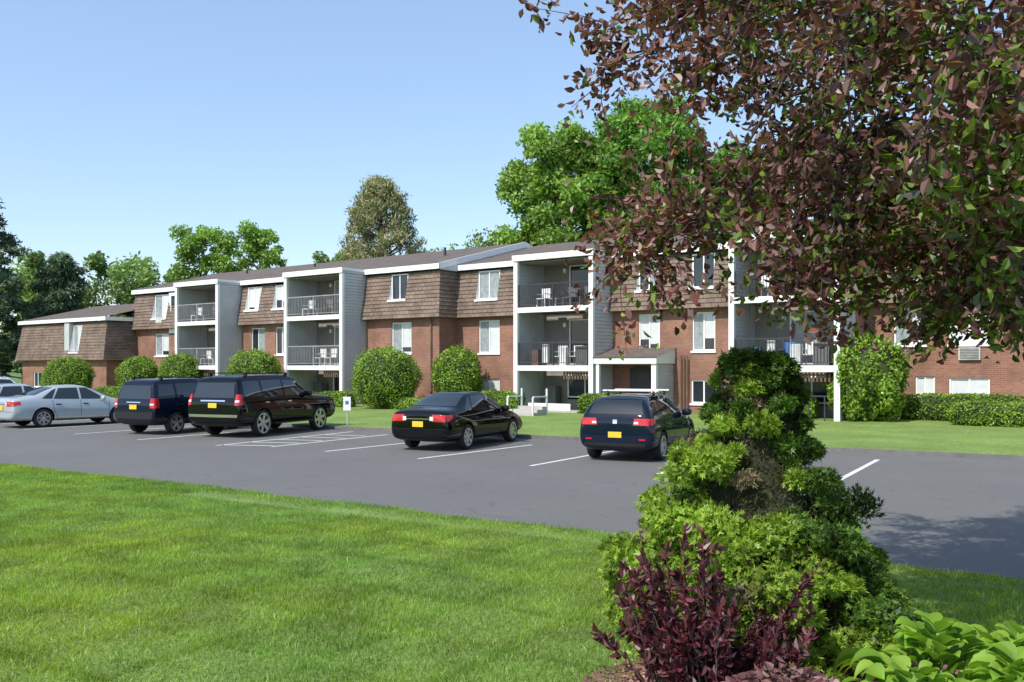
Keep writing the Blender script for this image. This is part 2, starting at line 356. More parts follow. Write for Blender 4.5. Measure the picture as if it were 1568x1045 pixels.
def bay(s0,s1,Yf,Yb,railm='raild',stuff=0):
    h=.10
    for s in(s0,s1):
        bt.box('siding',s-h+.03,s+h-.03,Yf+.02,Yb+.3,0,7.02)
        laps_side(s-h+.03,-1,Yf+.12,Yb,.02,7.0); laps_side(s+h-.03,1,Yf+.12,Yb,.02,7.0)
        bt.box('white',s-h-.01,s+h+.01,Yf-.04,Yf+.12,0,7.03)
    a_,b_=s0+h,s1-h
    for z in(2.17,4.87):
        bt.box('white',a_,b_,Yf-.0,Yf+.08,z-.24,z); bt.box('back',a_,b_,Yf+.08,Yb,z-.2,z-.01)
        bt.box(railm,a_,b_,Yf+.03,Yf+.08,z+1.02,z+1.07); bt.box(railm,a_,b_,Yf+.03,Yf+.07,z+.1,z+.13)
        x=a_+.06
        while x<b_:
            bt.box(railm,x,x+.02,Yf+.04,Yf+.06,z+.13,z+1.02); x+=.125
        for x in(a_+.01,(a_+b_)/2,b_-.05): bt.box(railm,x,x+.045,Yf+.02,Yf+.09,z,z+1.05)
    Yi=Yb+.45
    for z,z2 in((0,1.96),(2.17,4.66),(4.87,7.0)):
        d0=a_+1.5; dh=(d0,b_-.12,z+.05,min(z+2.2,z2-.06)) if z>1 else (a_+1.4,b_-.6,.65,1.75)
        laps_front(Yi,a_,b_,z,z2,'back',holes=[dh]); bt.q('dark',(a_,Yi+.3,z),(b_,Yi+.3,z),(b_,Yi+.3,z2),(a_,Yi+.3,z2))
        window(*dh,Yi+.03,random.choice(['dd','dd','cd','dc']))
        for s,f in((a_,1),(b_,-1)): bt.box('siding',min(s,s+f*.02),max(s,s+f*.02),Yb,Yi+.1,z,z2)
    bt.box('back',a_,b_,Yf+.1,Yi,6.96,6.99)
    bt.box('white',s0-h-.06,s1+h+.06,Yf-.1,Yf-.045,7.05,7.32)
    bt.box('white',s0-h-.06,s0-h-.0,Yf-.045,Yb+.0,7.18,7.32); bt.box('white',s1+h+.0,s1+h+.06,Yf-.045,Yb+.0,7.18,7.32)
    bt.box('siding',s0-h,s1+h,Yf-.045,Yb+.2,7.04,7.31)
    chair(a_+1.0,Yf+.7,4.87,'plastic_w'); chair(a_+2.4,Yf+.8,4.87,'louver')
    chair(a_+2.8,Yf+.7,2.17,'plastic_w'); chair(a_+1.9,Yf+.75,2.17,'plastic_w' if stuff<2 else 'plastic_b')
    chair(a_+3.3,Yf+.8,4.87,'louver')
    bt.box('plastic_w',a_+1.45,a_+1.8,Yf+.6,Yf+.95,5.25,5.3); bt.box('plastic_w',a_+1.6,a_+1.65,Yf+.75,Yf+.8,4.87,5.25)
    if stuff:
        bt.box('wood' if stuff==1 else 'plastic_b',a_+.6,a_+.95,Yf+.3,Yf+.6,2.17,2.9); bt.box('plastic_w',a_+2.2,a_+2.6,Yf+.2,Yf+.5,2.17,3.0)
        bt.box('louver',b_-.9,b_-.3,Yf+.3,Yf+.8,2.17,3.05); bt.box('plastic_w',a_+1.3,a_+1.6,Yf+.18,Yf+.3,2.3,3.15)
    bt.box('white',a_+1.2,a_+1.35,Yi-.12,Yi-.03,4.0,4.2); bt.box('white',a_+1.2,a_+1.35,Yi-.12,Yi-.03,6.6,6.8)
    bt.box('louver',a_+.4,a_+1.1,Yi-.6,Yi-.2,.0,1.2); 
    for i in range(9): bt.box('wood',b_-1.5+i*.15,b_-1.42+i*.15,Yf+.2,Yf+.24,1.55,1.9)

ZB=4.62; ZT=7.0
wall('brick',-5.05,-.08,0,ZB,1.7,[(-3.62,-2.28,.55,1.5,'bb'),(-3.62,-2.28,2.8,4.45,'cb')])
mansard(-5.05,-.08,1.7,ZB,ZT,[(-3.62,-2.25,5.5,6.95,'cc')])
bay(0,4.15,0,1.7,stuff=1)
wall('brick',4.22,10.65,0,ZB,1.7,[(5.59,6.64,2.8,4.45,'bb'),(8.2,9.26,2.8,4.45,'cb'),(8.15,9.3,.55,1.55,'dd')])
mansard(4.22,10.65,1.7,ZB,ZT,[(5.59,6.64,5.5,6.95,'dc'),(8.2,9.26,5.5,6.95,'dd')])
bay(10.73,14.89,0,1.7,stuff=2)
wall('brick',14.95,31,0,ZB,3.5,[(16.8,17.5,1.0,1.75,'bb'),(18.0,19.4,.95,1.7,'bb'),(18.0,19.4,2.98,4.4,'bb'),(16.0,17.2,2.98,4.4,'cb'),(22,23.4,2.98,4.4,'bc'),(22,23.4,.95,1.7,'bb')])
mansard(14.95,31,3.5,ZB,ZT,[(16,17.2,5.5,6.95,'bb'),(18,19.4,5.5,6.95,'cc'),(22,23.4,5.5,6.95)])
bt.box('acunit',18.35,19.1,3.38,3.52,2.38,2.85)
for i in range(7): bt.box('louver',18.4,19.05,3.365,3.38,2.42+i*.06,2.45+i*.06)
L=.3
wall('brick',-10.33,-5.05,0,ZB,L,[(-8.38,-6.97,2.82,4.42,'cb')])
mansard(-10.33,-5.05,L,ZB,ZT,[(-8.4,-7.2,5.6,6.95,'dd')],endR=True)
bay(-14.9,-10.4,-1.4,L,'rail')
wall('brick',-21.13,-14.97,0,ZB,L,[(-20.2,-18.9,2.82,4.42,'dc'),(-17.9,-16.8,2.82,4.42,'dc')])
mansard(-21.13,-14.97,L,ZB,ZT,[(-20.5,-19.2,5.5,6.9,'bb'),(-17.9,-16.7,5.5,6.9,'bb')])
bay(-25.4,-21.2,-1.4,L,'rail')
wall('brick',-32.9,-25.47,0,ZB,L,[(-30.5,-28.9,2.82,4.3,'cb'),(-28.2,-27.2,2.82,4.3,'cb')])
mansard(-32.9,-25.47,L,ZB,ZT,[(-30.5,-28.8,5.3,6.9,'cb')],endL=True)
bt.box('white',-28.7,-27.0,L-.12,L-.0,4.3,6.95)
window(-28.4,-27.3,5.4,6.8,L-.15,'db')
bt.box('acunit',-29.9,-29.2,L-.35,L-.05,5.0,5.35)
bt.q('brick',(-5.05,L,0),(-5.05,1.7,0),(-5.05,1.7,ZB),(-5.05,L,ZB))
bt.q('brick',(14.95,3.5,0),(14.95,1.7,0),(14.95,1.7,7),(14.95,3.5,7))
bt.q('brick',(-32.9,L,0),(-32.9,14,0),(-32.9,14,7.3),(-32.9,L,7.3))
bt.q('brick',(-5.05,L+1.4,ZB),(-5.05,L,ZB),(-5.05,L,7),(-5.05,L+1.4,7))
def roof(s0,s1,Yw,ridge=7.3,ze=7.31,sl=.25,endR=True,endL=True):
    ye=Yw-.16; yr=ye+ridge; zr=ze+ridge*sl
    bt.q('roof',(s0,ye,ze),(s1,ye,ze),(s1,yr,zr),(s0,yr,zr)); bt.q('roof',(s0,yr,zr),(s1,yr,zr),(s1,yr+ridge,ze),(s0,yr+ridge,ze))
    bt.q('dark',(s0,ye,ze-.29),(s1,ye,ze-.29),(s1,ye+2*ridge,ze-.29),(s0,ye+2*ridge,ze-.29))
    bt.box('white',s0,s1,ye-.03,ye,ze-.26,ze+.01)
    bt.q('brick',(s0,ye+2*ridge,0),(s1,ye+2*ridge,0),(s1,ye+2*ridge,ze),(s0,ye+2*ridge,ze))
    for s,on,sg in((s0,endL,-1),(s1,endR,1)):
        if not on: continue
        e=s+sg*.03
        for (ya,za,yb_,zb_) in((ye,ze,yr,zr),(yr,zr,yr+ridge,ze)):
            bt.q('white',(e,ya,za-.28),(e,yb_,zb_-.28),(e,yb_,zb_+.04),(e,ya,za+.04)); bt.q('white',(e,ya,za+.04),(e,yb_,zb_+.04),(s-sg*.06,yb_,zb_+.04),(s-sg*.06,ya,za+.04))
        bt.q('siding',(s,ye,ze-.3),(s,ye+2*ridge,ze-.3),(s,yr,zr-.02),(s,yr-.01,zr-.02))
roof(-33.1,-4.9,L); roof(-4.9,14.95,1.7,endL=False); roof(14.95,31.2,3.5,endL=False)
for p in((-20,5),(-8,4),(2,6),(-27,5),(8,5)): bt.box('raild',p[0],p[0]+.1,p[1],p[1]+.1,8,9.0 if p[0]>5 else 8.75)
# porch
bt.box('white',4.3,7.4,-.05,.02,2.25,2.5); bt.box('white',7.34,7.4,.02,1.66,2.25,2.5)
bt.q('roof',(4.25,-.1,2.52),(7.45,-.1,2.52),(7.45,1.69,2.95),(4.25,1.69,2.95)); bt.q('white',(7.4,0,2.5),(7.4,1.69,2.5),(7.4,1.69,2.94),(7.4,0,2.53))
bt.box('white',4.4,4.55,0,.15,0,2.25); bt.box('white',7.12,7.34,.03,.2,0,2.25); bt.box('siding',7.2,7.3,.2,1.69,0,2.25); laps_side(7.3,1,.2,1.69,0,2.25)
bt.box('back',4.4,7.1,.03,1.69,2.2,2.24); bt.box('raild',5.2,6.2,1.6,1.69,.05,2.05); bt.box('glass',6.35,6.8,1.61,1.69,.3,2.0)
bt.box('concrete',4.3,7.4,-.4,1.6,.02,.14)
for s,Y in((10.3,1.7),(-5.6,.3),(-15.4,.3)): bt.box('wood',s,s+.09,Y-.09,Y-.005,.1,ZB-.05)
for s in(7.7,7.85,8.0): bt.box('wood',s,s+.07,1.5,1.55,.1,2.6)
bt.box('white',.9,3.2,-.25,-.18,.1,.45)
bt.box('concrete',.2,4.0,-.9,-.05,.1,.16)
for s in(10.9,11.5,12.1,12.7,13.3,13.9,14.5): bt.box('raild',s,s+.04,-.3,-.26,.1,1.0)
bt.box('raild',10.9,14.6,-.31,-.25,1.0,1.05)
bt.flush('part',B)
# left lower wing
W=empty('apartment_wing',P0,RZ)
Yw=-1.8
wall('brick',-44.7,-32.9,0,2.55,Yw,[(-43,-41.8,.6,1.7,'dd'),(-39.5,-38.3,.6,1.7,'cd'),(-36.5,-35.6,.2,1.9,'dd')])
mansard(-44.7,-32.9,Yw,2.55,5.15,[(-37.2,-36.0,3.1,4.95,'cb')],endR=True,endL=True)
bt.box('siding',-37.9,-37.25,Yw-.3,Yw+.04,2.7,5.1)
bt.q('brick',(-32.9,Yw,0),(-32.9,L,0),(-32.9,L,2.55),(-32.9,Yw,2.55)); bt.q('brick',(-44.7,Yw,0),(-44.7,6,0),(-44.7,6,5.1),(-44.7,Yw,5.1))
bt.q('shingle',(-32.92,Yw,2.5),(-32.92,L,2.5),(-32.92,L,5.2),(-32.92,Yw,5.2))
ye=Yw-.15
bt.box('white',-45.0,-32.7,ye-.05,ye,5.2,5.45); bt.box('white',-32.76,-32.7,ye,L,5.2,5.45)
bt.q('roof',(-45,ye,5.46),(-32.7,ye,5.46),(-32.7,ye+6,6.9),(-45,ye+6,6.9)); bt.q('roof',(-45,ye+6,6.9),(-32.7,ye+6,6.9),(-32.7,ye+12,5.46),(-45,ye+12,5.46))
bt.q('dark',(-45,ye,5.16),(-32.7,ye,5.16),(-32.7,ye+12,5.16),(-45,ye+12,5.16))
bt.flush('part',W)

# ---------------------------------------------------------------- shrubs
M['hedge']=leafmat('boxwood_leaf',[(.08,.15,.015),(.15,.26,.025),(.22,.35,.04),(.29,.41,.06)],.3,1.2,.04,.3)
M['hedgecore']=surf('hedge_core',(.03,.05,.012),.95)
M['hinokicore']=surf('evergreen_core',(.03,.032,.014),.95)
def blob(name,c,r,parent,mat,sq=2.0):
    V=[];F=[];n=18;mm=10
    for j in range(mm+1):
        ph=math.pi*j/mm-math.pi/2
        for i in range(n):
            th=2*math.pi*i/n
            d=np.array([math.cos(ph)*math.cos(th),math.cos(ph)*math.sin(th),math.sin(ph)])
            d=d/(np.sum(np.abs(d)**sq)**(1/sq)); k=1+.04*math.sin(3*th+j)
            V.append((c[0]+r[0]*d[0]*k,c[1]+r[1]*d[1]*k,c[2]+r[2]*d[2]))
    for j in range(mm):
        for i in range(n): F.append((j*n+i,j*n+(i+1)%n,(j+1)*n+(i+1)%n,(j+1)*n+i))
    return pyobj(name,V,F,mat,parent,True)
def shrub(name,x,y,r,top,z0=.1,n=9000,leaf=.11,sq=2.2,lump=.05,rz=0,ry=None):
    e=empty(name,(x,y,0),rz); h=(top-z0)/2; cz=z0+h; R=np.array([r,ry or r,h])
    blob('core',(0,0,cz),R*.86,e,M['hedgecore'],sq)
    d=rvec(n); d=d/(np.sum(np.abs(d)**sq,axis=1)**(1/sq))[:,None]
    th=np.arctan2(d[:,1],d[:,0]); ph=d[:,2]
    k=1+lump*np.sin(3*th+5*ph+x)+lump*.8*np.sin(7*th-4*ph+y)+lump*.6*np.sin(13*th+11*ph)+rng.normal(0,.025,n)
    C=d*R*k[:,None]*rng.uniform(.88,1.02,n)[:,None]+np.array([0,0,cz])
    nrm=unit(d)+rng.normal(0,.55,(n,3)); ax=unit(rng.normal(0,1,(n,3))+np.array([0,0,.5]))
    quads_obj('foliage',leaves(C,ax,leaf*rng.uniform(.7,1.4,n),leaf*.6,nrm),M['hedge'],e)
    cones('stem',[((0,0,0),(0,0,z0+h),.08,.05)],M['bark'],e)
    return e
for x,y,r,t in((-6.1,44.2,1.6,3.0),(-2.7,45.0,1.2,3.05),(-14.0,49.6,1.42,3.0),(-20.3,56,1.3,2.85),(-23.7,58,1.25,2.7),(-27.2,56,1.4,2.65)):
    shrub('round_shrub',x,y,r,t)
shrub('round_shrub',13.3,34.3,1.3,3.15,n=12000,lump=.10,leaf=.15)
def hedge(x,y,w,d,top,n=5000): shrub('clipped_hedge',x,y,w/2,top,.05,n,.09,5,.025,RZ,d/2)
hedge(16.5,31.4,2.6,1.2,.92); hedge(16.9,34.0,4.6,1.2,1.1,8000); hedge(11.2,36,1.5,1,1.0); hedge(12.9,36.6,1.7,.9,.75)
hedge(-4.9,43.2,2.0,1,.65); hedge(-.5,43.6,2.3,1,.95); hedge(3.8,39.2,1.9,1,.95); hedge(-8.8,46,2.0,1,.85); hedge(-24.0,55,3,1,.9); hedge(-11,47.5,2.4,1,.8);hedge(-17,52,2.4,1,.8)

# ---------------------------------------------------------------- trees
def tree(name,x,y,top,base,rx,mat,n=24000,leaf=.32,nc=60,ry=None,shape='round',clr=.26,trunk=.3,bark='barkg',flat=.8,asp=.6,up=0):
    e=empty(name,(x,y,0)); ry=ry or rx; h=top-base
    C=[]; segs=[]
    segs+=limb((0,0,0),(0,0,base+h*.35),trunk,trunk*.6,4,.05); segs+=limb((0,0,base+h*.35),(rng.normal(0,.3),0,base+h*.85),trunk*.6,.05,5,.08)
    for i in range(nc):
        t=((i+rng.uniform())/nc)
        if shape=='round': rad=math.sqrt(max(0,1-((t-.48)/.6)**2))
        else: rad=(1-t)**.6*1.0+.05
        rr=rad*math.sqrt(rng.uniform(.1,1))*(.84 if shape!='cone' else .95); th=i*2.399+rng.normal(0,.3)
        if rng.uniform()<.15: rr*=1.18
        c=np.array([rx*rr*math.cos(th),ry*rr*math.sin(th),base+t*h*.93]); C.append(c)
        if i%2==0 or shape=='cone': 
            zt=max(1.5,min(c[2]-rr*rx*(.7 if shape=='round' else .35),base+h*.9)); segs+=limb((0,0,zt),c,.09*trunk/.3,.02,3,.12)
    C=np.array(C); sz=clr*rx*rng.uniform(.5,1.3,nc); p_=sz**2/np.sum(sz**2); idx=rng.choice(nc,n,p=p_)
    d=rvec(n); rad=rng.uniform(0,1,n)**.45
    P=C[idx]+d*(rad*sz[idx])[:,None]*np.array([1,1,flat])+rng.normal(0,.05*rx*.5,(n,3))
    ax=unit(d*.4+rng.normal(0,.8,(n,3))+np.array([0,0,up])); nr=d+rng.normal(0,.7,(n,3))+np.array([0,0,.3])
    quads_obj('foliage',leaves(P,ax,leaf*rng.uniform(.6,1.4,n),leaf*asp,nr),mat,e)
    cones('branches',segs,M[bark],e)
    return e
G1=leafmat('maple_leaf',[(.09,.19,.03),(.15,.30,.05),(.23,.40,.08)],.4,.25,.03,.3)
G2=leafmat('spring_leaf',[(.13,.24,.035),(.21,.35,.06),(.31,.45,.10)],.4,.25,.03,.3)
G3=leafmat('pine_needle',[(.06,.10,.055),(.10,.15,.08),(.15,.2,.12)],.2,.3,.03,.3)
G4=leafmat('tan_foliage',[(.12,.19,.06),(.2,.26,.10),(.38,.34,.2),(.5,.42,.3)],.35,.3,.03,.2)
tree('deciduous_tree',3.3,65,19.4,5,5.0,G2,42000,.34,150,clr=.21)
tree('deciduous_tree',10.0,66,21.8,5,5.8,G1,52000,.36,180,clr=.2)
tree('deciduous_tree',16,68,18.5,4,5,G1,30000,.38,100,clr=.27)
tree('spruce_tree',-9.8,68,16.8,4,5.2,G4,22000,.42,170,shape='cone',clr=.125,flat=.8,asp=.22,up=.8)
tree('deciduous_tree',-26.8,80,14.8,4,3.4,G2,16000,.32,70,clr=.26)
tree('deciduous_tree',-22.0,80,14.8,4,2.9,G2,13000,.32,60,clr=.26)
tree('pine_tree',-42.5,73,16.8,1,5.0,G3,22000,.5,140,shape='cone',clr=.16,flat=.4,asp=.25)
tree('pine_tree',-37.6,76,12.0,1,3.8,G3,15000,.45,90,shape='cone',clr=.2,flat=.5,asp=.3)
TL=empty('distant_trees',(0,0,0)); 
Cs=[];Sz=[];sg=[]
tl=[(-54+i*1.9+rng.normal(0,.4),84+rng.normal(0,2)) for i in range(16)]
hs=[14,14,13.5,12.8,12.8,12.3,13.2,12.8,13.4,13,12.4,12.0,11.8,11.5,11.5,11.2]
specs=[(x,y,h,2.5) for (x,y),h in zip(tl,hs)]+[(-17.7,84,13.2,1.8),(-15.4,85,14.0,2.0),(-6,84,14.6,2.4),(-3.5,85,15.3,2.8),(0,84,15.6,2.8)]
specs+=[(22+i*4,70-i*2,13+rng.normal(0,1),4) for i in range(9)]+[(-50,66,12,4),(-54,60,12,4),(-60,68,12,5),(-66,70,13,5)]
for x,y,h,r in specs:
    sg.append(((x,y,0),(x,y,h*.6),.22,.1))
    for k in range(26):
        t=rng.uniform(.05,1); rr=r*math.sqrt(max(0,1-((t-.5)/.56)**2))*rng.uniform(.1,.9); th=rng.uniform(0,6.28)
        Cs.append((x+rr*math.cos(th),y+rr*math.sin(th),h*.12+t*h*.8)); Sz.append(r*rng.uniform(.3,.5))
Cs=np.array(Cs);Sz=np.array(Sz);n=95000; idx=rng.integers(0,len(Cs),n); d=rvec(n)
P=Cs[idx]+d*(rng.uniform(0,1,n)**.4*Sz[idx])[:,None]
quads_obj('foliage',leaves(P,rvec(n),.42*rng.uniform(.6,1.4,n),.26,d+rng.normal(0,.7,(n,3))),leafmat('far_leaf',[(.13,.21,.065),(.21,.31,.10),(.29,.39,.15)],.35,.12,.03,.4),TL)
cones('trunks',sg,M['barkg'],TL)

# foreground purple-leaf tree
O=np.array([5.5,7.0,0]); CT=empty('purple_leaf_crabapple_tree',tuple(O))
cen=np.array([4.55,6.7,5.2]); rad=np.array([3.75,2.9,3.0])
segs=limb((0,0,0),(-.1,0,1.7),.15,.12,3,.05)
tips=[];tdir=[];main=[]
for i in range(9):
    th=i/9*2*math.pi+rng.normal(0,.2); el=rng.uniform(.1,1.1)
    d=np.array([math.cos(th)*math.cos(el),math.sin(th)*math.cos(el),math.sin(el)])
    e_=cen+d*rad*.55-O; main.append(e_); segs+=limb((-.1,0,1.7),e_,.06,.022,5,.12)
main=np.array(main)
cl=[]
while len(cl)<150:
    d=rvec(1)[0]; r=rng.uniform(.4,1)**.6; c=cen+d*rad*r
    if c[2]<2.55 or c[0]>c[1]*.75+1: continue
    cl.append(c)
cl+= [np.array(v) for v in [(1.4,6.2,3.1),(1.75,5.6,2.85),(1.15,6.6,3.2),(.95,6.5,3.0),(2.2,5.9,2.75),(2.7,5.6,2.65),(3.1,6.0,2.6),(1.3,6.0,4.0),(.8,6.4,4.35),(1.6,5.2,4.2),(1.9,6.8,3.4),(2.5,6.9,2.9),(2.4,4.6,3.1),(2.9,4.9,2.8),(1.9,6.2,3.6),(3.4,5.2,2.7),(1.5,7,5.0),(2.2,4.4,3.6),(2.0,4.6,3.9),(2.6,4.5,3.5),(3.2,5.0,3.2),(2.6,5.2,3.3),(2.3,6.5,3.2),(2.0,5.6,3.2),(2.8,6.2,3.0),(3.3,6.6,3.0),(3.0,5.6,2.9)]]
for c in cl:
    c=np.array(c); cr=c-O; j=np.argmin(np.linalg.norm(main-cr,axis=1)); b0=main[j]*rng.uniform(.55,.95)
    segs+=limb(b0,cr,.016,.008,4,.15)
    for k in range(8):
        d=unit(rvec(1)[0]+np.array([0,0,-.05])+.5*unit(c-cen)); L_=rng.uniform(.3,.75)
        st=cr+rvec(1)[0]*.15; en=st+d*L_
        if en[2]<2.25: en[2]=2.25+rng.uniform(0,.2)
        segs+=limb(st,en,.005,.002,2,.12); tips.append(st);tdir.append(en-st)
tips=np.array(tips);tdir=np.array(tdir)
n=70000; idx=rng.integers(0,len(tips),n); t=rng.uniform(.0,1.1,n)
P=tips[idx]+tdir[idx]*t[:,None]+rng.normal(0,.07,(n,3))
ax=unit(unit(tdir[idx])*.45+rng.normal(0,.6,(n,3))+np.array([0,0,-.3]))
keep=P[:,2]>2.15; P=P[keep];ax=ax[keep];idk=idx[keep];n=len(P)
Ls=rng.uniform(.05,.095,n)
def leaf6(C,a,L,W,fold=.25):
    n=len(C); nr=rvec(n)+np.array([0,0,.8]); b=unit(np.cross(a,nr)); c=np.cross(a,b)
    L=L[:,None];W=W[:,None]
    p0=C-a*L*.5; m1=C-a*L*.12; m2=C+a*L*.2; p1=C+a*L*.5-c*L*.08
    l1=m1+b*W*.5+c*W*fold; l2=m2+b*W*.38+c*W*fold; r1=m1-b*W*.5+c*W*fold; r2=m2-b*W*.38+c*W*fold
    return np.concatenate([np.stack([p0,l1,l2,p1],1),np.stack([p0,p1,r2,r1],1)])
tg=rng.uniform(size=len(tips)); cn=tg[idk]-.5
green=(rng.uniform(size=n)< np.clip(.30+(P[:,0]+3.3)*.15-(P[:,2]-4)*.05+cn*.9,.05,.9))
V1=leaf6(P[green],ax[green],Ls[green],Ls[green]*.55); V2=leaf6(P[~green],ax[~green],Ls[~green],Ls[~green]*.55)
quads_obj('green_leaves',V1,leafmat('crab_leaf_green',[(.035,.06,.012),(.09,.14,.02),(.17,.25,.03),(.28,.37,.05)],.5,1,.05,.3),CT)
quads_obj('red_leaves',V2,leafmat('crab_leaf_red',[(.035,.014,.022),(.12,.035,.04),(.22,.075,.065),(.36,.19,.17),(.12,.06,.04)],.45,1,.06,.3),CT)
cones('branches',segs,M['bark'],CT,5)

# hinoki cypress in the foreground
H=empty('hinoki_cypress_shrub',(1.80,6.85,0))
def hr(z): return np.interp(z,[0,.3,.52,.91,1.25,1.54,1.8,1.98,2.2,2.32],[.85,.97,1.0,.8,.58,.46,.33,.25,.17,.04])
lump=[]
for i in range(250):
    z=rng.uniform(.05,2.2) if i>85 else rng.uniform(.05,1.1); th=rng.uniform(0,2*math.pi)
    r=hr(z)*rng.uniform(.6,1.08); s=rng.uniform(.06,.2)*(1 if z<1.3 else .6)
    lump.append((r*math.cos(th)+.05*math.sin(z*7),r*math.sin(th),z,s))
lump+=[(0,0,2.2,.09),(.06,0,2.15,.1),(-.05,-.05,2.1,.12),(.1,-.05,2.05,.1)]
lump=np.array(lump); 
def spray(idxs,per):
    out=[]
    n=len(idxs)*per; ii=np.repeat(idxs,per); c=lump[ii,:3]; s=lump[ii,3]
    od=unit(c*np.array([1,1,0])+1e-3); d=unit(rvec(n)+.55*od+np.array([0,0,.35]))
    r=rng.uniform(.6,1.25,n)
    p=c+d*(s*r)[:,None]*np.array([1.15,1.15,.75])
    ax=unit(d*.6+rng.normal(0,.5,(n,3))); nr=unit(d+rng.normal(0,.5,(n,3))); b=unit(np.cross(ax,nr)); nn=np.cross(ax,b)
    for a_,l in((0,.045),(.7,.034),(-.7,.034),(1.25,.024),(-1.25,.024)):
        dd_=unit(ax*math.cos(a_)+b*math.sin(a_)); L_=l*rng.uniform(.7,1.3,n)
        side=unit(np.cross(dd_,nn))
        out.append(diamonds(p+dd_*(L_/2)[:,None],dd_*(L_/2)[:,None],side*.006))
    return np.concatenate(out)
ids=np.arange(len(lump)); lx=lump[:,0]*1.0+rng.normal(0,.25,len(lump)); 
shadem=((lx>.15)&(lump[:,2]>.75))|(lx>.6)|((lump[:,2]>1.75)&(rng.uniform(size=len(lump))<.8)); tanm=(~shadem)&(rng.uniform(size=len(lump))<.10)  # shaded side put into the colour: right-hand and most top lumps darker green
quads_obj('sunlit_sprays',spray(ids[~shadem&~tanm],330),leafmat('hinoki_sunlit',[(.13,.24,.02),(.22,.34,.035),(.32,.43,.06)],.3,5,.03,.35),H)  # sunlit left side painted as brighter green, along with new growth
quads_obj('shaded_sprays',spray(ids[shadem],290),leafmat('hinoki_shaded',[(.025,.06,.012),(.06,.125,.018),(.14,.24,.03)],.3,4,.03,.6),H)  # shade of the right side painted in as darker green
quads_obj('dry_sprays',spray(ids[tanm],200),leafmat('hinoki_dry',[(.14,.12,.07),(.26,.21,.13)],.2,4,.03,.3),H)
V=[];F=[];nseg=20
zz=[0,.3,.6,.9,1.2,1.5,1.8,2.0,2.15]
for j,z in enumerate(zz):
    for i in range(nseg):
        t=2*math.pi*i/nseg; r=hr(z)*(.6+.08*math.sin(3*t+z*4)+.05*math.sin(7*t-z*9)); V.append((r*math.cos(t),r*math.sin(t),z))
for j in range(len(zz)-1):
    for i in range(nseg): F.append((j*nseg+i,j*nseg+(i+1)%nseg,(j+1)*nseg+(i+1)%nseg,(j+1)*nseg+i))
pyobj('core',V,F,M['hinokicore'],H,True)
n=24000; z=rng.uniform(.02,2.2,n); th=rng.uniform(0,6.283,n); r=hr(z)*rng.uniform(.56,.88,n)
C=np.c_[r*np.cos(th),r*np.sin(th),z]
quads_obj('inner_twigs',leaves(C,rvec(n),.05*rng.uniform(.6,1.5,n),.008),leafmat('hinoki_inner',[(.05,.04,.025),(.04,.06,.015),(.1,.09,.05)],.1,4,.02,.3),H)

# maroon shrub
PS=empty('purple_leaf_shrub',(1.24,5.75,0)); segs=[];CC=[];AX=[]
for i in range(80):
    th=rng.uniform(0,6.283); r0=rng.uniform(0,.3); lean=rng.uniform(.0,.40); hh=rng.uniform(.3,1.12)*(1.05-.6*lean)
    b0=np.array([r0*math.cos(th)*1.3,r0*math.sin(th),.04]); t1=np.array([(r0+lean)*math.cos(th)*1.35,(r0+lean*.7)*math.sin(th),hh])
    m_=(b0+t1)/2+np.array([0,0,.08]); segs+=[(b0,m_,.006,.005),(m_,t1,.005,.002)]
    k=48; t=rng.uniform(.12,1.0,k)**.7
    p=b0*(1-t)[:,None]**2+2*(t*(1-t))[:,None]*m_+(t**2)[:,None]*t1
    a_=unit(np.tile(unit(t1-m_),(k,1))*.7+rng.normal(0,.6,(k,3))); CC.append(p+a_*.035);AX.append(a_)
CC=np.concatenate(CC);AX=np.concatenate(AX);Ls=rng.uniform(.045,.09,len(CC))
quads_obj('leaves',leaf6(CC,AX,Ls,Ls*.42),leafmat('maroon_leaf',[(.035,.008,.016),(.085,.016,.03),(.15,.03,.045),(.22,.07,.085)],.3,3,.06,.3),PS)
cones('stems',segs,M['bark'],PS,5)
PK=empty('heuchera_plant',(1.55,5.2,0)); n=1300
th=rng.uniform(0,6.283,n); r=.36*np.sqrt(rng.uniform(0,1,n)); C=np.c_[r*np.cos(th)*1.5,r*np.sin(th),.1+.36*(1-(r/.4)**2)*rng.uniform(.5,1,n)]
quads_obj('leaves',leaf6(C,unit(np.c_[np.cos(th),np.sin(th),rng.uniform(-.2,.8,n)]),rng.uniform(.04,.07,n),rng.uniform(.03,.05,n)),leafmat('pink_leaf',[(.10,.03,.04),(.2,.09,.09),(.32,.2,.19)],.3,3,.05,.2),PK)
cones('stems',[((r_*.5*math.cos(a_),r_*.5*math.sin(a_),.0),(r_*math.cos(a_),r_*math.sin(a_),.3),.004,.003) for r_,a_ in zip(rng.uniform(0,.4,40),rng.uniform(0,6.28,40))],M['bark'],PK,4)

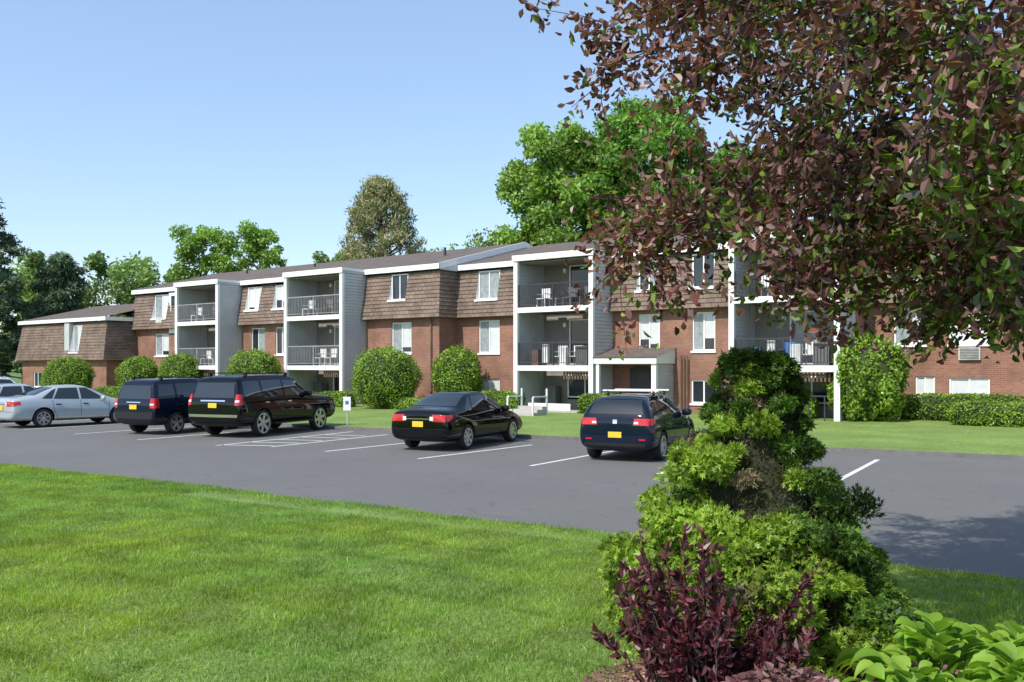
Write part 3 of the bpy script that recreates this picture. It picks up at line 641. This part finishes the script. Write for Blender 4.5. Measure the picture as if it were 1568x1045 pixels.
# hostas
HM=leafmat('hosta_leaf',[(.17,.32,.03),(.24,.42,.045),(.32,.49,.07)],.4,3,.06,.12)
def hosta(x,y,s,n):
    e=empty('hosta_plant',(x,y,.04)); V=[];F=[]
    for i in range(n):
        th=rng.uniform(0,6.283); q=rng.uniform(0,1); L_=s*rng.uniform(.15,.25); W_=L_*rng.uniform(.42,.58)
        dr=Vector((math.cos(th),math.sin(th),0)); sd=Vector((-math.sin(th),math.cos(th),0))
        r0=s*q*.42; z0=s*(.50-.24*q)*rng.uniform(.75,1.12); up=1.1-q*.8; tw=rng.normal(0,.25)
        o=len(V); nu=7
        for a_ in range(nu):
            t=a_/(nu-1); w=W_*math.sin(min(1,t*1.02)**.75*math.pi)*.5*(1.15-.3*t)+.001
            cx=r0+L_*(math.sin(t*1.2)*(.65+.3*q)); cz=z0+L_*(up*.7*t-.75*t*t*(.5+q*.6))
            c=dr*cx+Vector((0,0,cz))
            for b_ in(-1,-.5,0,.5,1): V.append(c+sd*(w*b_)+Vector((0,0,abs(b_)*w*.45+b_*w*tw)))
        for a_ in range(nu-1):
            for b_ in range(4): F.append((o+a_*5+b_,o+a_*5+b_+1,o+a_*5+b_+6,o+a_*5+b_+5))
    pyobj('leaves',V,F,HM,e,True)
    cones('stalks',[((0,0,0),(s*.2*math.cos(a_),s*.2*math.sin(a_),s*.35),.006,.004) for a_ in np.linspace(0,6,14)],HM,e,4)
hosta(2.5,5.4,1.05,140); hosta(3.05,5.5,1.0,140); hosta(2.2,5.0,.85,80); hosta(2.75,4.95,.95,110); hosta(3.4,5.2,.95,100)

# ---------------------------------------------------------------- cars
M['tire']=surf('tire',(.018,.018,.019),.85,var=.2)
M['rim']=surf('rim_alloy',(.55,.56,.58),.3,metal=.9,var=.05)
M['cglass']=surf('car_glass',(.014,.019,.022),.03,var=.1,spec=1.0)
M['ctrim']=surf('car_black_trim',(.018,.018,.018),.5,var=.1,spec=.3)
M['redl']=surf('tail_light',(.5,.012,.012),.12,var=.2,spec=.8)
M['clearl']=surf('clear_light',(.65,.66,.68),.1,var=.1,spec=.8)
M['plate']=surf('licence_plate',(.8,.5,.03),.5,var=.1)
M['chrome']=surf('chrome',(.7,.7,.72),.12,metal=1,var=.03)
def paint(n,c,metal=.0,spec=.0): return surf(n,c,.3,metal=metal,var=.04,coat=.85,spec=spec)
PAINT={'black':paint('paint_black',(.002,.0022,.003)),'navy':paint('paint_navy',(.004,.009,.024)),'silver':paint('paint_silver',(.42,.47,.49),.25,.3),'blk2':paint('paint_blackblue',(.0015,.002,.0035)),'white':paint('paint_white',(.7,.7,.7))}
def car(name,x,y,head,sp,pm):
    E=empty(name,(x,y,.006),math.pi/2-math.radians(head))
    st=sp['st']; V=[];F=[]
    for (X,zb,wm,zbelt,wb,zt,wt) in st:
        half=[(0,zb),(wm*.8,zb),(wm*.97,zb+.1),(wm,zb+(zbelt-zb)*.55),(wb,zbelt),(wt,zt-.045),(wt*.8,zt),(0,zt+.02)]
        V+=[(X,p[0],p[1]) for p in half]+[(X,-p[0],p[1]) for p in half[-2:0:-1]]
    m=14; ns=len(st)
    for i in range(ns-1):
        for j in range(m): F.append((i*m+j,i*m+(j+1)%m,(i+1)*m+(j+1)%m,(i+1)*m+j))
    def cap(o,rev):
        for j in range(7):
            a_,b_,c_,d_=j,j+1,(m-j-1)%m,(m-j)%m
            f=[o+a_,o+b_,o+c_] if a_==d_ or j==0 else ([o+a_,o+b_,o+d_] if b_==c_ else [o+a_,o+b_,o+c_,o+d_])
            if rev: f=f[::-1]
            F.append(tuple(f))
    cap(0,True); cap((ns-1)*m,False)
    me=bpy.data.meshes.new('body'); me.from_pydata(V,[],F); me.update()
    ob=bpy.data.objects.new('body',me); link(ob)
    bm=bmesh.new(); bm.from_mesh(me); bmesh.ops.recalc_face_normals(bm,faces=bm.faces); bm.to_mesh(me); bm.free()
    s=ob.modifiers.new('s','SUBSURF'); s.levels=2; s.render_levels=2
    R=sp['R']; axl=sp['ax']; Wd=sp['W']/2
    bm=bmesh.new()
    for X in axl:
        for sg_ in(-1,1):
            mt=Matrix.Translation((X,sg_*(Wd-.05),R+.01))@Matrix.Rotation(math.pi/2,4,'X')
            bmesh.ops.create_cone(bm,cap_ends=True,segments=36,radius1=R+.055,radius2=R+.055,depth=.62,matrix=mt)
    cm=bpy.data.meshes.new('cut'); bm.to_mesh(cm); bm.free(); co=bpy.data.objects.new('cut',cm); link(co)
    bo=ob.modifiers.new('b','BOOLEAN'); bo.object=co; bo.operation='DIFFERENCE'; bo.solver='EXACT'
    bo.show_viewport=False
    dg=bpy.context.evaluated_depsgraph_get(); dg.update()
    mp=bpy.data.meshes.new_from_object(ob.evaluated_get(dg)); 
    bvh=BVHTree.FromPolygons([v.co.copy() for v in mp.vertices],[tuple(p.vertices) for p in mp.polygons])
    bo.show_viewport=True; dg=bpy.context.evaluated_depsgraph_get(); dg.update()
    mb=bpy.data.meshes.new_from_object(ob.evaluated_get(dg))
    bpy.data.objects.remove(ob); bpy.data.objects.remove(co)
    mb.materials.clear(); mb.materials.append(pm); mb.materials.append(M['ctrim'])
    for p in mb.polygons:
        c=p.center; idx_=0
        for X in axl:
            if math.hypot(c.x-X,c.z-R-.01)<R+.058 and abs(c.y)>Wd-.4: idx_=1
        if c.z<sp.get('cl',.3) : idx_=1
        p.material_index=idx_
    mb.shade_smooth(); mb.set_sharp_from_angle(angle=math.radians(40))
    body=bpy.data.objects.new('body',mb); link(body,E)
    def patch(nm,quad,axis,mat,off=.004,nu=10,nv=5):
        VV=[]
        for a_ in range(nu+1):
            for b_ in range(nv+1):
                u,v_=a_/nu,b_/nv
                p=[(1-u)*(1-v_)*quad[0][k]+u*(1-v_)*quad[1][k]+u*v_*quad[2][k]+(1-u)*v_*quad[3][k] for k in(0,1)]
                if axis in'LR': sg_=1 if axis=='L' else -1; o=Vector((p[0],sg_*3,p[1])); d=Vector((0,-sg_,0))
                elif axis=='B': o=Vector((-5,p[0],p[1])); d=Vector((1,0,0))
                else: o=Vector((5,p[0],p[1])); d=Vector((-1,0,0))
                h,nrm,_,_=bvh.ray_cast(o,d)
                if h is None: VV.append(None)
                else:
                    if nrm.dot(d)>0: nrm=-nrm
                    VV.append(h+nrm*off)
        FF=[];mp_={};vs=[]
        for i_,q in enumerate(VV):
            if q is not None: mp_[i_]=len(vs); vs.append(q)
        for a_ in range(nu):
            for b_ in range(nv):
                f=[a_*(nv+1)+b_,(a_+1)*(nv+1)+b_,(a_+1)*(nv+1)+b_+1,a_*(nv+1)+b_+1]
                if all(i_ in mp_ for i_ in f): FF.append(tuple(mp_[i_] for i_ in f))
        if vs: pyobj(nm,vs,FF,mat,E,True)
    for (q,nm) in sp['side']:
        for s_ in'LR': patch(nm,q,s_,M['cglass'])
    for q in sp.get('tr',[]):
        for s_ in'LR': patch('trim',q,s_,M['ctrim'],.003)
    for x0,z0,x1,z1 in sp['seams']:
        dx,dz=x1-x0,z1-z0; l=math.hypot(dx,dz); px,pz=-dz/l*.007,dx/l*.007
        for s_ in'LR': patch('door_seam',[(x0-px,z0-pz),(x1-px,z1-pz),(x1+px,z1+pz),(x0+px,z0+pz)],s_,M['ctrim'],.002,10,1)
    patch('rear_window',sp['rw'],'B',M['cglass'],.006,14,8); patch('windshield',sp['ws'],'F',M['cglass'],.006,14,8)
    for q in sp['tl']:
        patch('tail_light',q,'B',M['redl'],.008); patch('tail_light',[(-a_,b_) for a_,b_ in q],'B',M['redl'],.008)
    for q in sp.get('tls',[]):
        for s_ in'LR': patch('tail_light_side',q,s_,M['redl'],.006)
    for q in sp.get('rv',[]):
        patch('reverse_light',q,'B',M['clearl'],.011); patch('reverse_light',[(-a_,b_) for a_,b_ in q],'B',M['clearl'],.011)
    for q,mm_ in sp.get('bk',[]): patch('rear_trim',q,'B',M[mm_],.009)
    patch('licence_plate',sp['pl'],'B',M['plate'],.02,2,2)
    for q in sp['hl']: 
        patch('head_light',q,'F',M['clearl'],.006); patch('head_light',[(-a_,b_) for a_,b_ in q],'F',M['clearl'],.006)
    patch('grille',sp['gr'],'F',M['ctrim'],.006)
    bb=Batch()
    for hx in sp['hd']:
        for sg_ in(-1,1):
            h,nr,_,_=bvh.ray_cast(Vector((hx,sg_*3,sp['hz'])),Vector((0,-sg_,0)))
            if h: bb.box(sp.get('hm','ctrim'),hx-.09,hx+.09,h.y-.022,h.y+.022,sp['hz']-.018,sp['hz']+.018)
    for a_,b_,c_,d_,e_,f_,mm_ in sp.get('bx',[]): bb.box(mm_,a_,b_,c_,d_,e_,f_)
    bb.flush('detail',E)
    mx,mz=sp['mir']; 
    for sg_ in(-1,1):
        blob('mirror',(mx,sg_*(Wd+.03),mz),(.07,.12,.085),E,pm,3)
    for X in axl:
        for sg_ in(-1,1):
            cy=sg_*(Wd-.125); prof=[(R-.12,-.10),(R-.03,-.11),(R-.005,-.09),(R,-.05),(R,.05),(R-.005,.09),(R-.03,.11),(R-.11,.10),(R-.125,.075)]
            V=[];F=[];k=36
            for (r_,w_) in prof:
                for i in range(k):
                    t=2*math.pi*i/k; V.append((X+r_*math.cos(t),cy+sg_*w_,R+r_*math.sin(t)))
            for j in range(len(prof)-1):
                for i in range(k): F.append((j*k+i,j*k+(i+1)%k,(j+1)*k+(i+1)%k,(j+1)*k+i))
            pyobj('tire',V,F,M['tire'],E,True)
            V=[];F=[]; yy=cy+sg_*.085
            ri=R-.095
            def ring(r0,r1,y0,y1):
                o=len(V)
                for r_,w_ in((r0,y0),(r1,y1)):
                    for i in range(k): t=2*math.pi*i/k; V.append((X+r_*math.cos(t),w_,R+r_*math.sin(t)))
                for i in range(k): F.append((o+i,o+(i+1)%k,o+k+(i+1)%k,o+k+i))
            ring(ri+.005,ri-.035,yy+sg_*.02,yy+sg_*.018); ring(ri-.035,ri-.04,yy+sg_*.018,yy-sg_*.06); ring(.055,.001,yy,yy+sg_*.012)
            nsx=sp.get('spokes',5)
            for i in range(nsx):
                t=2*math.pi*i/nsx+.3; c_,s_=math.cos(t),math.sin(t); o=len(V)
                for (r_,w_) in((.03,.045),(ri-.02,.055 if nsx<7 else .035)):
                    for q_ in(-1,1):
                        for dy in(0,-.03): V.append((X+r_*c_-q_*w_*s_,yy+sg_*dy,R+r_*s_+q_*w_*c_))
                F+= [(o,o+2,o+6,o+4),(o,o+4,o+5,o+1),(o+2,o+3,o+7,o+6)]
            pyobj('rim',V,F,M['rim'],E)
            V=[(X+(ri)*math.cos(2*math.pi*i/k),cy+sg_*.02,R+(ri)*math.sin(2*math.pi*i/k)) for i in range(k)]
            pyobj('brake',V,[tuple(range(k))],M['ctrim'],E)
    return E
sedan=dict(W=1.82,R=.325,ax=(-1.37,1.37),cl=.27,
 st=[(-2.41,.36,.66,.80,.64,.90,.56),(-2.39,.30,.80,.87,.76,.97,.68),(-2.30,.25,.88,.94,.82,1.035,.75),(-1.95,.21,.905,.96,.84,1.075,.76),(-1.70,.20,.91,.955,.845,1.09,.74),(-1.05,.20,.91,.945,.85,1.375,.60),(-.72,.20,.91,.93,.85,1.45,.60),(-.1,.20,.91,.92,.85,1.47,.61),(.3,.20,.91,.91,.85,1.43,.61),(1.1,.20,.91,.89,.845,1.02,.74),(1.3,.20,.91,.87,.83,.965,.72),(1.9,.21,.89,.78,.80,.84,.66),(2.25,.24,.82,.68,.72,.74,.58),(2.38,.28,.72,.62,.6,.66,.5),(2.41,.34,.6,.58,.5,.61,.42)],
 side=[([(-1.0,.99),(-.1,.965),(-.1,1.37),(-.75,1.36)],'door_window'),([(-.02,.965),(.88,.945),(.25,1.355),(-.02,1.37)],'door_window'),([(-1.40,1.01),(-1.05,.995),(-.83,1.35),(-.98,1.29)],'quarter_window')],
 seams=[(-.06,.28,-.06,.95),(-1.02,.60,-1.04,.95),(-1.02,.60,-.86,.3),(.98,.28,1.0,.93),(-.86,.28,.98,.28)],
 rw=[(-.64,1.12),(.64,1.12),(.50,1.385),(-.50,1.385)],ws=[(-.68,1.02),(.68,1.02),(.53,1.38),(-.53,1.38)],
 tl=[[(.40,.76),(.77,.75),(.77,.92),(.40,.93)]],tls=[[(-2.36,.76),(-2.12,.82),(-2.12,.93),(-2.33,.92)]],rv=[[(.34,.78),(.44,.78),(.44,.88),(.34,.88)]],
 pl=[(-.155,.62),(.155,.62),(.155,.76),(-.155,.76)],bk=[([(-.78,.565),(.78,.565),(.78,.575),(-.78,.575)],'ctrim'),([(-.34,.81),(.34,.81),(.34,.83),(-.34,.83)],'chrome')],
 hl=[[(.36,.56),(.62,.58),(.62,.68),(.36,.66)]],gr=[(-.32,.52),(.32,.52),(.32,.62),(-.32,.62)],hd=(-.85,.12),hz=.80,mir=(.72,.98),spokes=7)
suvm=dict(W=1.82,R=.345,ax=(-1.28,1.32),cl=.40,hm='ctrim',
 st=[(-2.20,.46,.76,.84,.74,.92,.68),(-2.185,.38,.87,1.0,.83,1.06,.77),(-2.13,.33,.90,1.05,.86,1.24,.79),(-2.05,.30,.905,1.06,.865,1.60,.71),(-1.94,.28,.91,1.06,.87,1.71,.69),(-1.5,.27,.91,1.05,.87,1.75,.69),(-.3,.27,.91,1.04,.87,1.76,.69),(.2,.27,.91,1.03,.86,1.72,.68),(.42,.27,.91,1.03,.86,1.64,.68),(1.05,.27,.91,1.02,.86,1.13,.78),(1.25,.27,.91,1.0,.85,1.08,.77),(1.85,.29,.90,.97,.84,1.04,.74),(2.1,.32,.86,.90,.80,.98,.70),(2.2,.38,.76,.78,.7,.84,.6)],
 side=[([(-1.98,1.12),(-1.30,1.10),(-1.30,1.58),(-1.88,1.57)],'quarter_window'),([(-1.20,1.10),(-.34,1.09),(-.34,1.60),(-1.20,1.59)],'door_window'),([(-.26,1.09),(.80,1.08),(.36,1.56),(-.26,1.60)],'door_window')],
 seams=[(-.3,.35,-.3,1.07),(-1.25,.75,-1.25,1.08),(-1.25,.75,-.95,.38),(.92,.35,.92,1.06),(-.95,.35,.92,.35)],
 rw=[(-.70,1.12),(.70,1.12),(.61,1.54),(-.61,1.54)],ws=[(-.7,1.14),(.7,1.14),(.6,1.6),(-.6,1.6)],
 tl=[[(.70,.84),(.88,.84),(.85,1.14),(.70,1.14)]],tls=[[(-2.16,.84),(-1.98,.84),(-1.98,1.14),(-2.12,1.14)]],rv=[[(.71,.93),(.84,.93),(.84,.98),(.71,.98)]],
 pl=[(-.155,.80),(.155,.80),(.155,.94),(-.155,.94)],bk=[([(-.78,.5),(.78,.5),(.8,.72),(-.8,.72)],'ctrim'),([(-.3,1.0),(.3,1.0),(.3,1.03),(-.3,1.03)],'chrome')],
 tr=[[(-1.0,.36),(.9,.36),(.9,.5),(-1.0,.5)]],
 hl=[[(.45,.78),(.7,.8),(.7,.92),(.45,.9)]],gr=[(-.4,.7),(.4,.7),(.4,.86),(-.4,.86)],hd=(-1.08,-.1),hz=.93,mir=(.66,1.14),
 bx=[(-1.7,.1,.58,.62,1.77,1.80,'ctrim'),(-1.7,.1,-.62,-.58,1.77,1.80,'ctrim'),(-1.7,-1.62,.56,.64,1.70,1.78,'ctrim'),(.0,.08,.56,.64,1.70,1.78,'ctrim'),(-1.7,-1.62,-.64,-.56,1.70,1.78,'ctrim'),(.0,.08,-.64,-.56,1.70,1.78,'ctrim')],spokes=5)
big=dict(W=2.02,R=.405,ax=(-1.48,1.55),cl=.42,hm='chrome',
 st=[(-2.62,.52,.86,.92,.84,1.0,.76),(-2.605,.44,.96,1.08,.93,1.15,.86),(-2.54,.38,.995,1.14,.955,1.32,.88),(-2.47,.34,1.005,1.16,.96,1.68,.80),(-2.37,.32,1.01,1.16,.965,1.82,.77),(-1.8,.31,1.01,1.16,.965,1.88,.77),(-.4,.31,1.01,1.15,.965,1.89,.77),(.3,.31,1.01,1.14,.96,1.86,.76),(.5,.31,1.01,1.14,.96,1.78,.76),(1.12,.31,1.01,1.13,.955,1.26,.88),(1.3,.31,1.01,1.13,.955,1.22,.88),(2.2,.33,1.0,1.10,.95,1.17,.86),(2.50,.37,.98,1.05,.92,1.12,.82),(2.60,.44,.92,.95,.84,1.02,.76),(2.63,.52,.84,.85,.76,.92,.66)],
 side=[([(-2.36,1.24),(-1.52,1.22),(-1.52,1.70),(-2.26,1.69)],'quarter_window'),([(-1.42,1.22),(-.42,1.21),(-.42,1.72),(-1.42,1.71)],'door_window'),([(-.33,1.21),(.86,1.20),(.42,1.68),(-.33,1.72)],'door_window')],
 seams=[(-.37,.42,-.37,1.18),(-1.47,.85,-1.47,1.19),(-1.47,.85,-1.1,.45),(1.02,.42,1.02,1.17),(-1.1,.42,1.02,.42)],
 rw=[(-.76,1.20),(.76,1.20),(.68,1.65),(-.68,1.65)],ws=[(-.78,1.26),(.78,1.26),(.68,1.74),(-.68,1.74)],
 tl=[[(.80,.98),(.96,.98),(.93,1.30),(.80,1.30)]],tls=[[(-2.57,.98),(-2.42,.98),(-2.42,1.3),(-2.52,1.3)]],rv=[[(.81,1.07),(.93,1.07),(.93,1.13),(.81,1.13)]],
 pl=[(-.155,.90),(.155,.90),(.155,1.04),(-.155,1.04)],bk=[([(-.88,.62),(.88,.62),(.9,.70),(-.9,.70)],'chrome'),([(-.45,1.09),(.45,1.09),(.45,1.13),(-.45,1.13)],'chrome')],
 hl=[[(.5,.86),(.76,.86),(.76,1.0),(.5,1.0)]],gr=[(-.45,.72),(.45,.72),(.45,.98),(-.45,.98)],hd=(-1.28,-.15),hz=1.04,mir=(.80,1.27),
 tr=[[(-1.0,.34),(1.05,.34),(1.05,.42),(-1.0,.42)]],
 bx=[(-2.0,.1,.64,.68,1.91,1.94,'ctrim'),(-2.0,.1,-.68,-.64,1.91,1.94,'ctrim'),(-2.0,-1.9,.62,.7,1.84,1.92,'ctrim'),(.0,.1,.62,.7,1.84,1.92,'ctrim'),(-2.0,-1.9,-.7,-.62,1.84,1.92,'ctrim'),(.0,.1,-.7,-.62,1.84,1.92,'ctrim'),(-1.0,.98,.98,1.1,.36,.40,'ctrim'),(-1.0,.98,-1.1,-.98,.36,.40,'ctrim')],spokes=6)
hatch=dict(W=1.80,R=.325,ax=(-1.27,1.33),cl=.27,
 st=[(-2.12,.40,.70,.80,.68,.86,.60),(-2.105,.32,.84,.93,.79,.99,.71),(-2.03,.26,.885,.97,.83,1.12,.76),(-1.90,.23,.90,.98,.845,1.35,.67),(-1.74,.21,.90,.98,.85,1.44,.62),(-1.2,.20,.90,.97,.85,1.485,.61),(-.3,.20,.90,.95,.85,1.49,.62),(.15,.20,.90,.94,.845,1.45,.61),(.4,.20,.90,.94,.845,1.37,.62),(1.0,.20,.90,.92,.84,1.05,.74),(1.2,.20,.90,.90,.83,1.0,.73),(1.75,.22,.88,.84,.8,.90,.68),(2.0,.26,.82,.76,.73,.8,.6),(2.12,.34,.7,.66,.6,.7,.5)],
 side=[([(-1.52,1.06),(-1.20,1.02),(-1.15,1.35),(-1.38,1.32)],'quarter_window'),([(-1.12,1.02),(-.30,1.0),(-.30,1.38),(-1.08,1.36)],'door_window'),([(-.22,1.0),(.82,.98),(.28,1.34),(-.22,1.38)],'door_window')],
 seams=[(-.26,.28,-.26,.99),(-1.16,.65,-1.16,1.0),(-1.16,.65,-.9,.3),(.88,.28,.9,.96),(-.9,.27,.88,.27)],
 rw=[(-.64,1.07),(.64,1.07),(.54,1.38),(-.54,1.38)],ws=[(-.7,1.05),(.7,1.05),(.55,1.38),(-.55,1.38)],
 tl=[[(.42,.83),(.79,.83),(.79,.98),(.45,.98)]],tls=[[(-2.08,.84),(-1.86,.86),(-1.88,.98),(-2.04,.98)]],rv=[[(.44,.86),(.54,.86),(.54,.91),(.44,.91)]],
 pl=[(-.155,.55),(.155,.55),(.155,.68),(-.155,.68)],bk=[([(-.7,.34),(.7,.34),(.7,.42),(-.7,.42)],'ctrim'),([(-.05,.86),(.05,.86),(.05,.95),(-.05,.95)],'chrome'),([(-.7,.50),(-.55,.50),(-.55,.53),(-.7,.53)],'redl'),([(.55,.50),(.7,.50),(.7,.53),(.55,.53)],'redl')],
 hl=[[(.42,.6),(.66,.62),(.66,.74),(.42,.72)]],gr=[(-.4,.6),(.4,.6),(.4,.68),(-.4,.68)],hd=(-1.0,-.05),hz=.84,mir=(.66,1.02),
 bx=[(-1.0,-.94,-.68,.68,1.56,1.59,'white'),(-.1,-.04,-.68,.68,1.56,1.59,'white'),(-1.3,.3,.54,.575,1.50,1.53,'chrome'),(-1.3,.3,-.575,-.54,1.50,1.53,'chrome'),(-1.0,-.94,.53,.58,1.46,1.57,'ctrim'),(-.1,-.04,.53,.58,1.46,1.57,'ctrim'),(-1.0,-.94,-.58,-.53,1.46,1.57,'ctrim'),(-.1,-.04,-.58,-.53,1.46,1.57,'ctrim')],spokes=5)
car('parked_sedan',-1.35,25.2,25,sedan,PAINT['black'])
car('parked_hatchback',3.2,22.4,25,hatch,PAINT['navy'])
car('parked_suv',-7.95,29.7,22,big,PAINT['blk2'])
car('parked_suv',-10.85,30.5,26,suvm,PAINT['navy'])
car('parked_sedan',-16.15,33.5,39,sedan,PAINT['silver'])
car('parked_sedan',-19.4,35.8,38,sedan,PAINT['silver'])
car('parked_suv',-22.2,39.2,38,suvm,PAINT['white'])

# ---------------------------------------------------------------- small furniture
S=empty('parking_sign',(-5.75,31.9,.1)); bt=Batch()
bt.box('concrete',-.03,.03,-.03,.03,0,.95); bt.box('white',-.13,.13,-.05,-.03,.5,.98); bt.box('plastic_b',-.06,.06,-.056,-.052,.72,.84); bt.flush('sign',S)
S=empty('entrance_steps',(-.2,38.2,.1),RZ)
for i in range(3): bt.box('concrete',0,1.3,.35*i,.35*i+.35,0,.12*(i+1))
for s_ in(0,1.3):
    bt.box('white',s_-.03,s_+.03,0,.06,0,.75); bt.box('white',s_-.03,s_+.03,1.0,1.06,0,1.1); bt.box('white',s_-.03,s_+.03,0.06,1.0,.75,.8)
bt.flush('steps',S)
S=empty('garden_bench',(14.5,25.2,.1),RZ)
bt.box('concrete',-.2,1.6,-.25,.25,.40,.48)
for a_ in(-.1,1.3): bt.box('concrete',a_,a_+.2,-.2,.2,0,.40)
bt.box('white',-.2,1.6,.25,.3,.45,.9); bt.flush('bench',S)

# ---------------------------------------------------------------- light, sky, camera
az=math.atan2(-.66,-.75); el=math.radians(48)
w=bpy.data.worlds.new('World'); sc.world=w; w.use_nodes=True
nt=w.node_tree; bg=nt.nodes['Background']; sky=nt.nodes.new('ShaderNodeTexSky'); sky.sky_type='NISHITA'; sky.sun_disc=False
sky.sun_elevation=el; sky.sun_rotation=az%(2*math.pi); sky.air_density=1.0; sky.dust_density=.8; sky.ozone_density=1.5
g=nt.nodes.new('ShaderNodeVectorMath'); g.operation='MULTIPLY_ADD'; g.inputs[1].default_value=(1.1,1.1,1.15); g.inputs[2].default_value=(1.05,1.5,2.05)
nt.links.new(sky.outputs[0],g.inputs[0]); nt.links.new(g.outputs[0],bg.inputs[0]); bg.inputs[1].default_value=.14
sd=bpy.data.lights.new('sun','SUN'); sd.energy=5.0; sd.angle=math.radians(.5); sd.color=(1,.95,.86)
so=link(bpy.data.objects.new('sun',sd)); tos=Vector((math.sin(az)*math.cos(el),math.cos(az)*math.cos(el),math.sin(el)))
so.rotation_euler=tos.to_track_quat('Z','Y').to_euler(); so.location=(-20,-20,40)
cam=bpy.data.cameras.new('camera'); cam.sensor_width=36; cam.lens=36*1400/1568; cam.shift_y=37.5/1568; cam.clip_end=3000; cam.clip_start=.05
co=link(bpy.data.objects.new('camera',cam)); co.location=(0,0,2.17); co.rotation_euler=(math.pi/2,0,0)
sc.camera=co
sc.view_settings.view_transform='Standard'; sc.view_settings.look='None'; sc.view_settings.exposure=0
